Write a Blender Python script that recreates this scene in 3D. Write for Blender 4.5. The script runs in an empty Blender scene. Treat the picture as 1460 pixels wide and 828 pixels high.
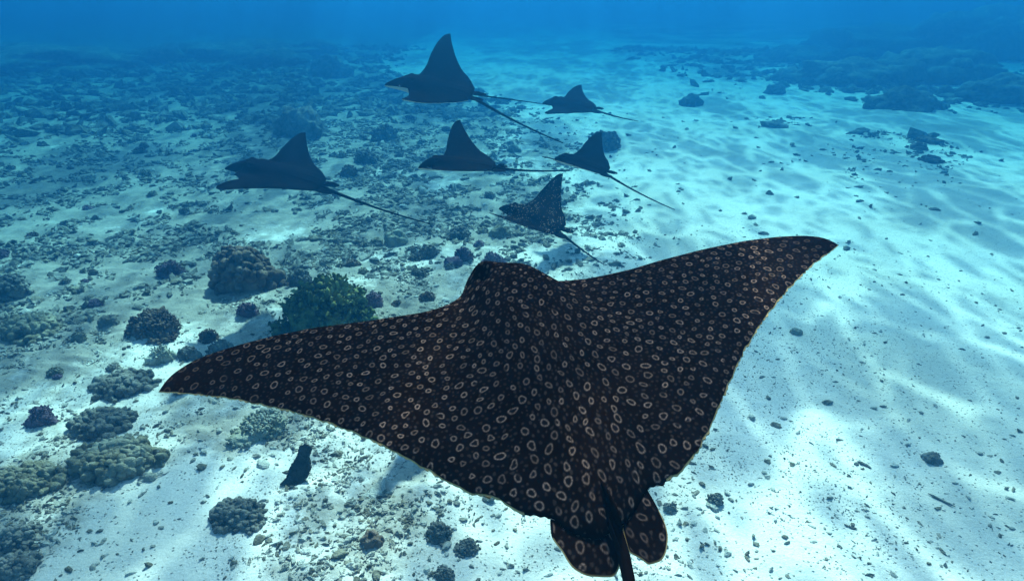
import bpy, bmesh, math, random
import numpy as np
from mathutils import Vector
random.seed(7); RNG = np.random.default_rng(7)
scene = bpy.context.scene
COL = scene.collection
R = math.radians

# ------------------------------------------------------------------ camera
CAM_H, PITCH, FPX = 3.2, R(24.5), 951.0          # photo is 1460 px wide
cam_d = bpy.data.cameras.new('camera'); cam = bpy.data.objects.new('camera', cam_d); COL.objects.link(cam)
cam_d.sensor_width = 36; cam_d.lens = FPX / 1460 * 36; cam_d.clip_start = 0.02; cam_d.clip_end = 600
cam.location = (0, 0, CAM_H); cam.rotation_euler = (R(90) - PITCH, 0, 0)
scene.camera = cam

# ------------------------------------------------------------------ light
SUN_EL, SUN_AZ = R(47), R(6)      # sun ahead of the camera, slightly right (azimuth from +Y towards +X)
w = bpy.data.worlds.new('World'); scene.world = w; w.use_nodes = True
nt = w.node_tree; nt.nodes.clear()
sky = nt.nodes.new('ShaderNodeTexSky'); sky.sky_type = 'NISHITA'; sky.sun_disc = False
sky.sun_elevation = SUN_EL; sky.sun_rotation = SUN_AZ
bg = nt.nodes.new('ShaderNodeBackground'); bg.inputs[1].default_value = 0.15
wo = nt.nodes.new('ShaderNodeOutputWorld')
nt.links.new(sky.outputs[0], bg.inputs[0]); nt.links.new(bg.outputs[0], wo.inputs[0])
sd = bpy.data.lights.new('sun', 'SUN'); sd.energy = 5.0; sd.angle = R(1.4); sd.color = (1.0, 0.82, 0.73)
sun = bpy.data.objects.new('sun', sd); COL.objects.link(sun); sun.location = (0, 10, 20)
sdir = Vector((math.sin(SUN_AZ) * math.cos(SUN_EL), math.cos(SUN_AZ) * math.cos(SUN_EL), math.sin(SUN_EL)))
sun.rotation_euler = sdir.to_track_quat('Z', 'Y').to_euler()
vs = scene.view_settings; vs.view_transform = 'Standard'; vs.look = 'None'; vs.gamma = 1; vs.use_curve_mapping = False
vs.exposure = 2.0
scene.cycles.use_denoising = True
scene.cycles.volume_bounces = 1; scene.cycles.max_bounces = 6; scene.cycles.diffuse_bounces = 3
scene.cycles.transparent_max_bounces = 12
scene.cycles.caustics_reflective = False; scene.cycles.caustics_refractive = False

# ------------------------------------------------------------------ helpers
f_ = np.array([0, math.cos(PITCH), -math.sin(PITCH)]); u_ = np.array([0, math.sin(PITCH), math.cos(PITCH)])
r_ = np.array([1.0, 0, 0]); CAM = np.array([0, 0, CAM_H])

def ray_dir(px, py):
    px = np.asarray(px, float); py = np.asarray(py, float)
    return ((px - 730) / FPX)[..., None] * r_ - ((py - 414) / FPX)[..., None] * u_ + f_

def rot(yaw, pitch, roll):
    cy, sy = math.cos(yaw), math.sin(yaw); cp, sp = math.cos(pitch), math.sin(pitch); cr, sr = math.cos(roll), math.sin(roll)
    return np.array([[cy, -sy, 0], [sy, cy, 0], [0, 0, 1]]) @ np.array([[1, 0, 0], [0, cp, -sp], [0, sp, cp]]) @ np.array([[cr, 0, sr], [0, 1, 0], [-sr, 0, cr]])

def _hash(*k):
    h = np.zeros(k[0].shape, np.uint64)
    for i, a in enumerate(k):
        h = (h ^ (a.astype(np.int64).astype(np.uint64) + np.uint64(0x9E3779B97F4A7C15 * (i + 1) % (1 << 64)))) * np.uint64(0xBF58476D1CE4E5B9)
        h ^= h >> np.uint64(29)
    return (h & np.uint64(0xFFFFFF)).astype(float) / 0xFFFFFF

def vnoise(*p, seed=0):
    """smooth value noise in 2 or 3 dimensions, -1..1"""
    with np.errstate(over='ignore'):
        p = [np.asarray(a, float) for a in p]; i0 = [np.floor(a) for a in p]; fr = [a - b for a, b in zip(p, i0)]
        fr = [t * t * t * (t * (t * 6 - 15) + 10) for t in fr]; out = 0
        for c in range(1 << len(p)):
            wgt = 1; idx = []
            for d in range(len(p)):
                b = (c >> d) & 1; wgt = wgt * (fr[d] if b else 1 - fr[d]); idx.append(i0[d] + b)
            idx.append(np.full(p[0].shape, seed)); out = out + wgt * _hash(*idx)
    return out * 2 - 1

def fbm(*p, oct=4, seed=0, gain=0.5):
    s = 0; a = 1; n = 0; q = [np.asarray(x, float) for x in p]
    for o in range(oct):
        s = s + a * vnoise(*[x + 17.3 * o for x in q], seed=seed + o); n += a; a *= gain; q = [x * 2.03 for x in q]
    return s / n

def np_mesh(name, V, Fq=None, Ft=None, mats=(), smooth=True, midx=None):
    me = bpy.data.meshes.new(name); V = np.ascontiguousarray(V, dtype=np.float32)
    Fq = np.zeros((0, 4), np.int32) if Fq is None else np.asarray(Fq, np.int32)
    Ft = np.zeros((0, 3), np.int32) if Ft is None else np.asarray(Ft, np.int32)
    me.vertices.add(len(V)); me.vertices.foreach_set('co', V.ravel())
    me.loops.add(Fq.size + Ft.size); me.polygons.add(len(Fq) + len(Ft))
    me.loops.foreach_set('vertex_index', np.concatenate([Fq.ravel(), Ft.ravel()]).astype(np.int32))
    st = np.concatenate([np.arange(len(Fq)) * 4, Fq.size + np.arange(len(Ft)) * 3]).astype(np.int32)
    me.polygons.foreach_set('loop_start', st)
    for m in mats: me.materials.append(m)
    me.update(calc_edges=True)
    me.polygons.foreach_set('use_smooth', np.full(len(me.polygons), smooth))
    if midx is not None: me.polygons.foreach_set('material_index', np.asarray(midx, np.int32))
    me.validate(); me.update()
    return me

def link(name, me, parent=None, loc=None):
    o = bpy.data.objects.new(name, me); COL.objects.link(o)
    if parent is not None: o.parent = parent
    if loc is not None: o.location = loc
    return o

def tag(o, label=None, cat=None, group=None, kind=None):
    if label: o['label'] = label
    if cat: o['category'] = cat
    if group: o['group'] = group
    if kind: o['kind'] = kind
    return o

def grid_quads(n, m, off=0, flip=False):
    a = (np.arange(n - 1)[:, None] * m + np.arange(m - 1)[None]).ravel() + off
    q = np.stack([a, a + 1, a + m + 1, a + m], 1)
    return q[:, ::-1] if flip else q

def set_attr(me, name, vals):
    at = me.attributes.new(name, 'FLOAT', 'POINT'); at.data.foreach_set('value', np.asarray(vals, np.float32))

class NB:
    """tiny node builder"""
    def __init__(s, name):
        s.m = bpy.data.materials.new(name); s.m.use_nodes = True; s.t = s.m.node_tree; s.t.nodes.clear()
        s.out = s.t.nodes.new('ShaderNodeOutputMaterial')
    def n(s, typ, ins=None, **kw):
        nd = s.t.nodes.new(typ)
        for k, v in kw.items(): setattr(nd, k, v)
        for k, v in (ins or {}).items():
            if isinstance(v, bpy.types.NodeSocket): s.t.links.new(v, nd.inputs[k])
            else: nd.inputs[k].default_value = v
        return nd
    def math(s, op, a, b=0.0, c=0.0, clamp=False):
        return s.n('ShaderNodeMath', {0: a, 1: b, 2: c}, operation=op, use_clamp=clamp).outputs[0]
    def ramp(s, v, a, b, lo=0.0, hi=1.0):
        return s.n('ShaderNodeMapRange', {0: v, 1: a, 2: b, 3: lo, 4: hi}, interpolation_type='SMOOTHSTEP').outputs[0]
    def mix(s, f, a, b):
        nd = s.t.nodes.new('ShaderNodeMix'); nd.data_type = 'RGBA'
        for i, v in ((0, f), (6, a), (7, b)):
            if isinstance(v, bpy.types.NodeSocket): s.t.links.new(v, nd.inputs[i])
            else: nd.inputs[i].default_value = v if i == 0 else (*v, 1)
        return nd.outputs[2]
    def noise(s, vec, scale, detail=3.0, rough=0.5):
        return s.n('ShaderNodeTexNoise', {'Vector': vec, 'Scale': scale, 'Detail': detail, 'Roughness': rough}).outputs['Fac']
    def bsdf(s, col, rough=0.8, bump=None, dist=0.01, strength=0.6, spec=0.3):
        ins = {'Base Color': col if isinstance(col, bpy.types.NodeSocket) else (*col, 1), 'Roughness': rough, 'Specular IOR Level': spec}
        b = s.n('ShaderNodeBsdfPrincipled', ins)
        if bump is not None:
            bn = s.n('ShaderNodeBump', {'Height': bump, 'Distance': dist, 'Strength': strength}); s.t.links.new(bn.outputs[0], b.inputs['Normal'])
        s.t.links.new(b.outputs[0], s.out.inputs[0]); return s.m

# ------------------------------------------------------------------ the water the camera is in
# (coefficients per metre: scattering and absorption; red dies first)
SIG_S = (0.0008, 0.0086, 0.0198)
SIG_A = (0.145, 0.057, 0.042)
HG_G = 0.73
nb = NB('sea_water_volume'); d0 = 0.4
vc = [s_ / d0 for s_ in SIG_S]; ac = [max(0.0, 1 - a_ / (d0 * (1 - c_))) ** 2 for a_, c_ in zip(SIG_A, vc)]
pv = nb.n('ShaderNodeVolumePrincipled', {'Density': d0, 'Color': (*vc, 1), 'Absorption Color': (*ac, 1), 'Anisotropy': HG_G})
nb.t.links.new(pv.outputs[0], nb.out.inputs['Volume'])
X0, X1, Y0, Y1, ZB, ZT = -112, 112, -32, 142, -6.0, 3.7
V = [(x, y, z) for z in (ZB, ZT) for y in (Y0, Y1) for x in (X0, X1)]
hz = np_mesh('haze', V, [(0, 2, 3, 1), (4, 5, 7, 6), (0, 1, 5, 4), (2, 6, 7, 3), (0, 4, 6, 2), (1, 3, 7, 5)], mats=[nb.m], smooth=False)
tag(link('haze', hz), 'clear blue sea water filling the whole view', kind='stuff')

# sea surface above: unseen gobo sheet, caustic light pattern painted into its transparency
nb = NB('painted_caustics')
g = nb.n('ShaderNodeNewGeometry').outputs['Position']
mp = nb.n('ShaderNodeMapping', {'Vector': g, 'Location': (1.3, 0.6, 0), 'Rotation': (0, 0, R(32)), 'Scale': (1.0, 0.42, 1.0)}).outputs[0]
wz = nb.n('ShaderNodeTexNoise', {'Vector': mp, 'Scale': 1.1, 'Detail': 2.0}).outputs['Color']
wv = nb.n('ShaderNodeVectorMath', {0: wz, 1: (0.5, 0.5, 0.5)}, operation='SUBTRACT').outputs[0]
wv = nb.n('ShaderNodeVectorMath', {0: wv, 3: 0.95}, operation='SCALE').outputs[0]
mp2 = nb.n('ShaderNodeVectorMath', {0: mp, 1: wv}, operation='ADD').outputs[0]
v1 = nb.n('ShaderNodeTexVoronoi', {'Vector': mp2, 'Scale': 1.55}, feature='DISTANCE_TO_EDGE').outputs['Distance']
v2 = nb.n('ShaderNodeTexVoronoi', {'Vector': mp2, 'Scale': 3.7}, feature='DISTANCE_TO_EDGE').outputs['Distance']
l1 = nb.ramp(v1, 0.0, 0.105, 1.0, 0.0); l2 = nb.ramp(v2, 0.0, 0.20, 1.0, 0.0)
big = nb.noise(mp, 0.55, 2.0); big = nb.ramp(big, 0.35, 0.68)
tot = nb.math('ADD', nb.math('MULTIPLY', l1, 1.0), nb.math('MULTIPLY', l2, 0.45))
tot = nb.math('ADD', nb.math('MULTIPLY', tot, nb.math('ADD', nb.math('MULTIPLY', big, 0.75), 0.22)), nb.math('MULTIPLY', big, 0.25))
tr = nb.math('ADD', nb.math('MULTIPLY', nb.math('POWER', tot, 1.6), 2.3), 0.22, clamp=True)
tb = nb.n('ShaderNodeBsdfTransparent', {'Color': nb.n('ShaderNodeCombineXYZ', {0: tr, 1: tr, 2: tr}).outputs[0]})
nb.t.links.new(tb.outputs[0], nb.out.inputs[0])
nx = ny = 60
gx, gy = np.meshgrid(np.linspace(-130, 130, nx), np.linspace(-50, 160, ny), indexing='ij')
gz = 4.6 + 0.06 * fbm(gx / 6, gy / 6, oct=3, seed=5)
tag(link('sea_surface_gobo', np_mesh('sea_surface_gobo', np.stack([gx, gy, gz], -1).reshape(-1, 3), grid_quads(nx, ny), mats=[nb.m])),
    'unseen gobo sheet at the sea surface overhead with painted caustics', kind='structure')

# ------------------------------------------------------------------ seabed
def sstep(x, a, b):
    t = np.clip((x - a) / (b - a), 0, 1); return t * t * (3 - 2 * t)

def rubble_mask(x, y):
    """0 clean sand .. 1 dense rubble"""
    xb = np.interp(y, [0, 4, 9, 15, 22, 30], [0.7, 1.0, 1.5, 1.6, -0.5, -5.5])
    base = sstep(xb - x, -0.9, 1.8)
    far = sstep(y - 0.35 * x, 4.0, 10.0)
    patch = fbm(x * 0.9, y * 0.9, oct=4, seed=11)
    left = base * (0.38 + 0.62 * far + 0.75 * patch + 0.25 * sstep(-x, 2, 8) * far)
    pr = fbm(x * 0.45, y * 0.45, oct=4, seed=23)
    reef = sstep(x - np.interp(y, [10, 20, 40], [4.5, 6.0, 4.0]), 0, 4) * sstep(y, 10.5, 14) * (0.02 + 1.0 * pr + 0.5 * sstep(y, 17, 26))
    return np.clip(np.maximum(left, reef), 0, 1)

def zs(x, y):
    x = np.asarray(x, float); y = np.asarray(y, float)
    m = rubble_mask(x, y)
    z = 0.10 * fbm(x * 0.28, y * 0.28, oct=2, seed=3) * sstep(np.hypot(x, y), 2, 9) + 0.009 * fbm(x * 1.6, y * 1.6, oct=3, seed=8)
    z = z + m * (0.05 * fbm(x * 3.1, y * 3.1, oct=3, seed=9) + 0.03)
    z = z + 0.45 * sstep(x, 12, 40) * sstep(y, 18, 45) + 0.3 * sstep(-x, 9, 35) * sstep(y, 10, 35)
    return z

NG = 540
uu = np.linspace(-1, 1, NG); b_ = 5.3
gx = 100 * np.sinh(b_ * uu) / math.sinh(b_)
gy = 5.0 + 115 * np.sinh(b_ * np.linspace(-0.76, 1, NG)) / math.sinh(b_)
GX, GY = np.meshgrid(gx, gy, indexing='ij')
GZ = zs(GX, GY); MK = rubble_mask(GX, GY)
GZ = GZ + MK * 0.018 * vnoise(GX * 19, GY * 19, seed=31) * sstep(-np.hypot(GX, GY - 4), -14, -6) + 0.004 * vnoise(GX * 11, GY * 11, seed=33)
nb = NB('coral_sand')
P = nb.n('ShaderNodeNewGeometry').outputs['Position']
att = nb.n('ShaderNodeAttribute', attribute_name='rubble').outputs['Fac']
n1 = nb.noise(P, 5.0, 6.0, 0.65); n2 = nb.noise(P, 60.0, 4.0, 0.6); n3 = nb.noise(P, 0.7, 3.0)
vor = nb.n('ShaderNodeTexVoronoi', {'Vector': P, 'Scale': 38.0}).outputs['Distance']
vcol = nb.n('ShaderNodeTexVoronoi', {'Vector': P, 'Scale': 38.0}).outputs['Color']
grit = nb.math('MULTIPLY', nb.ramp(vor, 0.34, 0.18), nb.math('GREATER_THAN', nb.n('ShaderNodeSeparateColor', {0: vcol}).outputs[0], 0.72))
col = nb.mix(nb.ramp(n3, 0.3, 0.7), (0.57, 0.50, 0.43), (0.68, 0.60, 0.54))
col = nb.mix(nb.math('MULTIPLY', nb.ramp(n2, 0.40, 0.75), 0.35), col, (0.30, 0.28, 0.23))
col = nb.mix(nb.math('MULTIPLY', grit, 0.7), col, (0.17, 0.16, 0.13))
rm = nb.ramp(nb.math('ADD', att, nb.math('MULTIPLY', nb.math('SUBTRACT', n1, 0.5), 1.5)), 0.35, 0.85)
rub = nb.mix(nb.ramp(n1, 0.35, 0.7), (0.06, 0.055, 0.042), (0.23, 0.20, 0.155))
col = nb.mix(nb.math('MULTIPLY', rm, 0.72), col, rub)
hgt = nb.math('ADD', nb.math('MULTIPLY', n2, 0.35), nb.math('ADD', nb.math('MULTIPLY', n1, 1.2), nb.math('MULTIPLY', grit, 0.5)))
M_SAND = nb.bsdf(col, 0.95, hgt, 0.02, 0.8, 0.0)
sm = np_mesh('seabed', np.stack([GX, GY, GZ], -1).reshape(-1, 3), grid_quads(NG, NG, flip=True), mats=[M_SAND])
set_attr(sm, 'rubble', MK.ravel())
tag(link('seabed', sm), 'pale coral sand seabed with rubble patches', kind='structure')

def ground_at(px, py):
    d = ray_dir(px, py); z = 0.0
    for _ in range(6):
        t = (z - CAM_H) / d[2]; p = CAM + d * t; z = float(zs(p[0], p[1]))
    zc = float((p - CAM) @ f_)
    return p[0], p[1], z, zc

# ------------------------------------------------------------------ rock and coral materials
def rock_mat(name, c1, c2, c3, scale=14.0, bump=0.03):
    nb = NB(name); P = nb.n('ShaderNodeNewGeometry').outputs['Position']
    a = nb.noise(P, scale, 5.0, 0.65); b = nb.noise(P, scale * 0.3, 3.0); c = nb.noise(P, scale * 4, 3.0)
    col = nb.mix(nb.ramp(a, 0.35, 0.66), c1, c2); col = nb.mix(nb.ramp(b, 0.5, 0.72), col, c3)
    return nb.bsdf(col, 0.92, nb.math('ADD', a, nb.math('MULTIPLY', c, 0.4)), bump, 0.8, 0.0)
M_RUB = [rock_mat('rubble_grey', (0.13, 0.12, 0.10), (0.30, 0.28, 0.23), (0.46, 0.42, 0.36)),
         rock_mat('rubble_brown', (0.09, 0.08, 0.06), (0.22, 0.19, 0.14), (0.36, 0.31, 0.25)),
         rock_mat('rubble_pale', (0.30, 0.28, 0.24), (0.46, 0.43, 0.37), (0.58, 0.53, 0.46))]
M_COR = {'brown': rock_mat('coral_brown', (0.06, 0.042, 0.034), (0.17, 0.12, 0.09), (0.26, 0.19, 0.14), 9),
         'green': rock_mat('coral_green', (0.05, 0.065, 0.026), (0.15, 0.17, 0.06), (0.24, 0.25, 0.10), 9),
         'purple': rock_mat('coral_purple', (0.07, 0.045, 0.060), (0.17, 0.11, 0.14), (0.24, 0.17, 0.19), 9),
         'olive': rock_mat('coral_olive', (0.11, 0.098, 0.066), (0.24, 0.21, 0.15), (0.33, 0.29, 0.21), 9),
         'grey': rock_mat('coral_grey', (0.085, 0.08, 0.068), (0.19, 0.175, 0.15), (0.28, 0.25, 0.21), 9),
         'pale': rock_mat('coral_pale', (0.20, 0.19, 0.14), (0.33, 0.31, 0.24), (0.42, 0.40, 0.33), 9)}

def ico(sub):
    bm = bmesh.new(); bmesh.ops.create_icosphere(bm, subdivisions=sub, radius=1.0)
    V = np.array([v.co[:] for v in bm.verts]); F = np.array([[v.index for v in f.verts] for f in bm.faces]); bm.free(); return V, F
ICO = {s: ico(s) for s in (1, 2, 3, 4, 5)}

def lump(sub, size, rough=0.35, freq=1.4, seed=0, oct=3, flat=0.5):
    V, F = ICO[sub]; V = V.copy(); n = fbm(V[:, 0] * freq + seed * 3.1, V[:, 1] * freq, V[:, 2] * freq, oct=oct, seed=seed)
    V = V * (1 + rough * n)[:, None]; V[:, 2] = np.where(V[:, 2] < 0, V[:, 2] * 0.35, V[:, 2])
    return V * np.array(size), F

def merge(parts):
    Vs, Fs, o = [], [], 0
    for V, F in parts: Vs.append(V); Fs.append(F + o); o += len(V)
    return np.concatenate(Vs), np.concatenate(Fs)

def frames(N):
    """orthonormal frames with N as third axis"""
    N = N / np.linalg.norm(N, axis=1, keepdims=True); h = np.where(np.abs(N[:, 2:3]) < 0.9, [[0, 0, 1.0]], [[1.0, 0, 0]])
    A = np.cross(h, N); A /= np.linalg.norm(A, axis=1, keepdims=True); B = np.cross(N, A); return A, B, N

def stubs(C, N, length, rad, rng, sides=6, branch=True):
    """tapered knobbly stubs from points C along N"""
    n = len(C); A, B, N = frames(N); prof = [(0.0, 0.75), (0.45, 0.85), (0.8, 1.0), (0.97, 0.62)] if branch else [(0, .9), (.4, 1.15), (.75, .95), (.95, .45)]
    ang = np.linspace(0, 2 * math.pi, sides, endpoint=False); Vs = []
    L = length * rng.uniform(0.6, 1.25, n); Rr = rad * rng.uniform(0.7, 1.3, n); bend = rng.normal(0, 0.25, (n, 2))
    for t, pr in prof:
        c = C + N * (L * t)[:, None] + (A * bend[:, :1] + B * bend[:, 1:]) * (L * t * t)[:, None]
        for a in ang:
            rr = Rr * pr * rng.uniform(0.8, 1.2, n); Vs.append(c + A * (math.cos(a) * rr)[:, None] + B * (math.sin(a) * rr)[:, None])
    Vs.append(C + N * (L * 1.06)[:, None] + (A * bend[:, :1] + B * bend[:, 1:]) * L[:, None])
    V = np.stack(Vs, 1); k = V.shape[1]; F = []
    for j in range(len(prof) - 1):
        for s in range(sides):
            a, b = j * sides + s, j * sides + (s + 1) % sides; F += [(a, b, b + sides), (a, b + sides, a + sides)]
    j = (len(prof) - 1) * sides
    for s in range(sides): F.append((j + s, j + (s + 1) % sides, k - 1))
    F = np.array(F); F = (F[None] + (np.arange(n) * k)[:, None, None]).reshape(-1, 3)
    return V.reshape(-1, 3), F

def hemi_points(n, rng, zmin=-0.05):
    i = np.arange(n) + 0.5; z = 1 - (1 - zmin) * i / n; ph = math.pi * (1 + 5 ** 0.5) * i + rng.normal(0, 0.3, n); s = np.sqrt(np.clip(1 - z * z, 0, 1))
    return np.stack([s * np.cos(ph), s * np.sin(ph), z], 1)

def leaves(C, N, size, rng):
    """crumpled algae fronds: bent strips of three quads"""
    n = len(C); A, B, N = frames(N); th = rng.uniform(0, 2 * math.pi, n); T = A * np.cos(th)[:, None] + B * np.sin(th)[:, None]
    S = size * rng.uniform(0.6, 1.4, n); Vs = []; W = np.cross(N, T)
    for t, wd in ((0, 0.25), (0.4, 0.55), (0.75, 0.6), (1.0, 0.2)):
        c = C + N * (S * t)[:, None] + W * (S * 0.5 * t * t * rng.uniform(-1, 1, n))[:, None]
        for s in (-1, 1): Vs.append(c + T * (s * wd * S * 0.5)[:, None] + W * (rng.uniform(-.15, .15, n) * S)[:, None])
    V = np.stack(Vs, 1); F = np.array([(0, 1, 3), (0, 3, 2), (2, 3, 5), (2, 5, 4), (4, 5, 7), (4, 7, 6)])
    return V.reshape(-1, 3), (F[None] + (np.arange(n) * 8)[:, None, None]).reshape(-1, 3)

def coral(px, py, wpx, hpx, kind, tint, label, name='coral_colony', group=None, seed=None, parts=True):
    """px,py: middle of the coral's foot line in the photograph; stands on the seabed there"""
    x, y, z, zc = ground_at(px, py); rw = 0.5 * wpx * zc / FPX; ht = max(0.25 * rw, min(hpx * zc / FPX / 0.95, rw * 1.25)); seed = abs(int(px * 7 + py)) if seed is None else seed
    rng = np.random.default_rng(seed); sz = np.array([rw, rw * 0.85, ht]); mat = M_COR[tint]
    if kind == 'dome':
        V, F = lump(5 if wpx > 45 else 4, sz, 0.42, 2.6, seed % 97, 5); V2, F2 = lump(4, sz * [.55, .5, .6], .35, 2, seed % 89, 4); V2[:, 0] += rw * .45
        o = link(name, np_mesh(name, *merge([(V, F), (V2, F2)])[:1], Ft=merge([(V, F), (V2, F2)])[1], mats=[mat])); base = o
        o.location = (x, y, z)
    else:
        nh = 1 + int(rng.integers(2, 5)); hum = [(np.zeros(3), 1.0)] + [(np.array([rng.uniform(-.55, .55), rng.uniform(-.5, .5), 0]), rng.uniform(.45, .75)) for _ in range(nh)]
        if wpx > 100 and kind != 'knob': hum = hum[:2]
        bs = merge([(lump(4 if wpx > 60 else 3, sz * 0.74 * k_, 0.40, 1.9, seed % 97 + j, 4)[0] + h_ * sz, ICO[4 if wpx > 60 else 3][1]) for j, (h_, k_) in enumerate(hum)])
        npt = int(np.clip(wpx * (4.5 if kind == 'branch' else 2.6), 45, 520)); Dd = hemi_points(npt, rng)
        nn = 1 + 0.32 * fbm(Dd[:, 0] * 1.7 + (seed % 97) * 3.1, Dd[:, 1] * 1.7, Dd[:, 2] * 1.7, oct=3, seed=seed % 97)
        hi_ = rng.integers(0, len(hum), npt); hi_[: npt // 2] = 0; hs_ = np.array([k_ for _, k_ in hum])[hi_][:, None]; ho_ = np.array([h_ for h_, _ in hum])[hi_]
        C = Dd * nn[:, None] * sz * 0.72 * hs_ + ho_ * sz; N = Dd / sz; N /= np.linalg.norm(N, axis=1, keepdims=True); N = N * 0.8 + rng.normal(0, 0.25, N.shape) + [0, 0, 0.25]
        if kind == 'branch': br = stubs(C, N, rw * 0.17, rw * 0.050, rng)
        elif kind == 'knob': br = stubs(C, N, rw * 0.20, rw * 0.10, rng, sides=8, branch=False)
        elif kind == 'leafy': br = merge([*[leaves(C * q_ + rng.normal(0, .05, C.shape) * rw, N + rng.normal(0, .4, N.shape), rw * 0.12, rng) for q_ in (1, 1.04, 1.08, 1.0, 1.05, 1.1)], stubs(C[::2], N[::2], rw * .2, rw * .06, rng)])
        if parts and wpx > 55:
            o = link(name, None, loc=(x, y, z)); o.empty_display_size = 0.1
            link('base', np_mesh('base', bs[0], Ft=bs[1], mats=[mat]), o)
            nm = {'branch': 'branches', 'knob': 'knobs', 'leafy': 'fronds'}[kind]
            link(nm, np_mesh(nm, br[0], Ft=br[1], mats=[mat]), o)
        else:
            V, F = merge([bs, br]); o = link(name, np_mesh(name, V, Ft=F, mats=[mat]), loc=(x, y, z))
    o.location[2] -= .10 * ht; o.rotation_euler[2] = rng.uniform(-.4, .4)
    tag(o, label, 'coral', group); return o

LANDMARKS = [(390, 235, 'the leftmost ray'), (640, 100, 'the topmost ray'), (655, 225, 'the middle ray'), (765, 300, 'the white dotted ray'), (348, 377, 'the big bushy brown coral'),
    (472, 415, 'the large green coral'), (222, 450, 'the low purple brown coral'), (430, 175, 'the dark coral boulder'), (165, 645, 'the knobbly olive coral'), (425, 660, 'the leaning dark slab'),
    (1290, 143, 'the elongated dark mound'), (1327, 648, 'the lone brown rock'), (900, 740, 'the pelvic fins'), (228, 557, 'the left wing tip'), (1195, 348, 'the right wing tip'), (20, 405, 'the dark lump at the left edge'),
    (530, 762, 'the rounded brown stone'), (625, 745, 'the rough grey coral'), (703, 365, 'the pink purple coral'), (336, 718, 'the grey knobbly coral'), (985, 143, 'the lone oval coral'), (1420, 120, 'the right edge reef'), (548, 188, 'the coral below the topmost ray'), (60, 300, 'the left edge')]
USED = set()
def where(px, py, rank=0):
    L = sorted(LANDMARKS, key=lambda a: math.hypot(a[0] - px, (a[1] - py) * 1.6))[rank]; dx, dy = px - L[0], (py - L[1]) * 1.6; d = math.hypot(dx, dy)
    s = ('right of' if dx > 0 else 'left of') if abs(dx) > 1.8 * abs(dy) else ('below' if dy > 0 else 'above') if abs(dy) > 1.8 * abs(dx) else ('below right of' if dy > 0 else 'above right of') if dx > 0 else ('below left of' if dy > 0 else 'above left of')
    return ('close ' if d < 45 else 'a little way ' if d < 90 else 'well ') + s + ' ' + L[2]
def unique(adj, px, py):
    for r_ in range(14):
        lab = adj + ' ' + where(px, py, r_)
        if lab not in USED: break
    USED.add(lab); return lab

# named corals (foot line in photo pixels, width, height)
coral(348, 405, 112, 68, 'knob', 'brown', 'big bushy brown coral left of the green one, just below the leftmost ray')
coral(472, 460, 138, 96, 'leafy', 'green', 'largest green weedy coral partly hidden by the near ray wing')
coral(532, 432, 38, 40, 'branch', 'purple', 'purple coral tuft on the right flank of the large green coral')
coral(430, 405, 44, 40, 'knob', 'grey', 'dark knob of coral on the left shoulder of the large green coral')
coral(222, 470, 88, 32, 'branch', 'brown', 'low purple brown branching coral dome above the left wing tip')
coral(18, 418, 62, 34, 'knob', 'grey', 'dark coral lump cut by the left frame edge below mid height')
coral(45, 470, 95, 18, 'knob', 'olive', 'olive coral ridge at far left under the dark lump')
coral(180, 552, 95, 16, 'knob', 'grey', 'dark flat coral cluster just left of the near ray wing tip')
coral(243, 392, 46, 26, 'branch', 'purple', 'pinkish coral tuft left of the big bushy brown coral')
coral(143, 606, 92, 18, 'knob', 'grey', 'dark olive coral mound below left of the wing tip')
coral(165, 662, 124, 26, 'knob', 'olive', 'knobbly olive brown coral with fat lobes on open sand at lower left')
coral(36, 692, 104, 24, 'knob', 'olive', 'long dark coral mound at the left edge beside the knobbly one')
coral(60, 600, 46, 32, 'branch', 'purple', 'small purple coral at far left above the long dark mound')
coral(375, 610, 84, 18, 'branch', 'pale', 'pale rounded coral lump half under the left wing')
coral(336, 735, 84, 17, 'knob', 'grey', 'grey knobbly coral on sand below the left wing')
coral(315, 505, 46, 36, 'knob', 'grey', 'grey coral cluster touching the leading edge of the left wing')
coral(270, 508, 36, 26, 'knob', 'grey', 'small round grey coral left of the cluster at the wing')
coral(232, 512, 44, 26, 'branch', 'pale', 'pale brownish coral tuft left of the round grey coral')
coral(352, 446, 36, 20, 'branch', 'purple', 'tiny pink coral tuft between bushy brown coral and near wing')
coral(24, 768, 66, 20, 'knob', 'grey', 'dark coral mound low at the left edge')
coral(22, 812, 80, 22, 'knob', 'grey', 'dark coral mound in the bottom left corner')
coral(430, 192, 72, 36, 'dome', 'grey', 'round dark coral boulder behind the leftmost ray wing tip')
coral(548, 197, 46, 22, 'knob', 'grey', 'dark coral head below the topmost ray')
coral(522, 230, 38, 28, 'knob', 'grey', 'grey coral head left of the third ray nose')
coral(498, 250, 30, 18, 'knob', 'brown', 'small brown coral left of the middle ray')
coral(470, 108, 60, 30, 'dome', 'grey', 'distant dark coral boulder left of the topmost ray head')
coral(862, 212, 54, 34, 'knob', 'brown', 'dark boulder coral behind the wing of the right hand ray')
coral(655, 340, 40, 26, 'knob', 'grey', 'dark round coral left of the white dotted ray')
coral(661, 370, 36, 26, 'branch', 'purple', 'purple coral tuft above the near ray head')
coral(703, 380, 44, 28, 'branch', 'purple', 'pink purple branching coral right above the near ray head')
coral(610, 364, 34, 22, 'knob', 'grey', 'small dark coral left of the purple tuft')
coral(713, 336, 32, 15, 'dome', 'olive', 'flat greenish coral under the nose of the white dotted ray')
coral(566, 346, 34, 24, 'dome', 'pale', 'pale round coral lump on sand in the middle distance')
coral(684, 350, 18, 24, 'branch', 'purple', 'thin pink coral sprig between two purple tufts')
coral(985, 150, 34, 15, 'dome', 'grey', 'lone oval dark coral head on the bright sand right of the small far ray')
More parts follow.
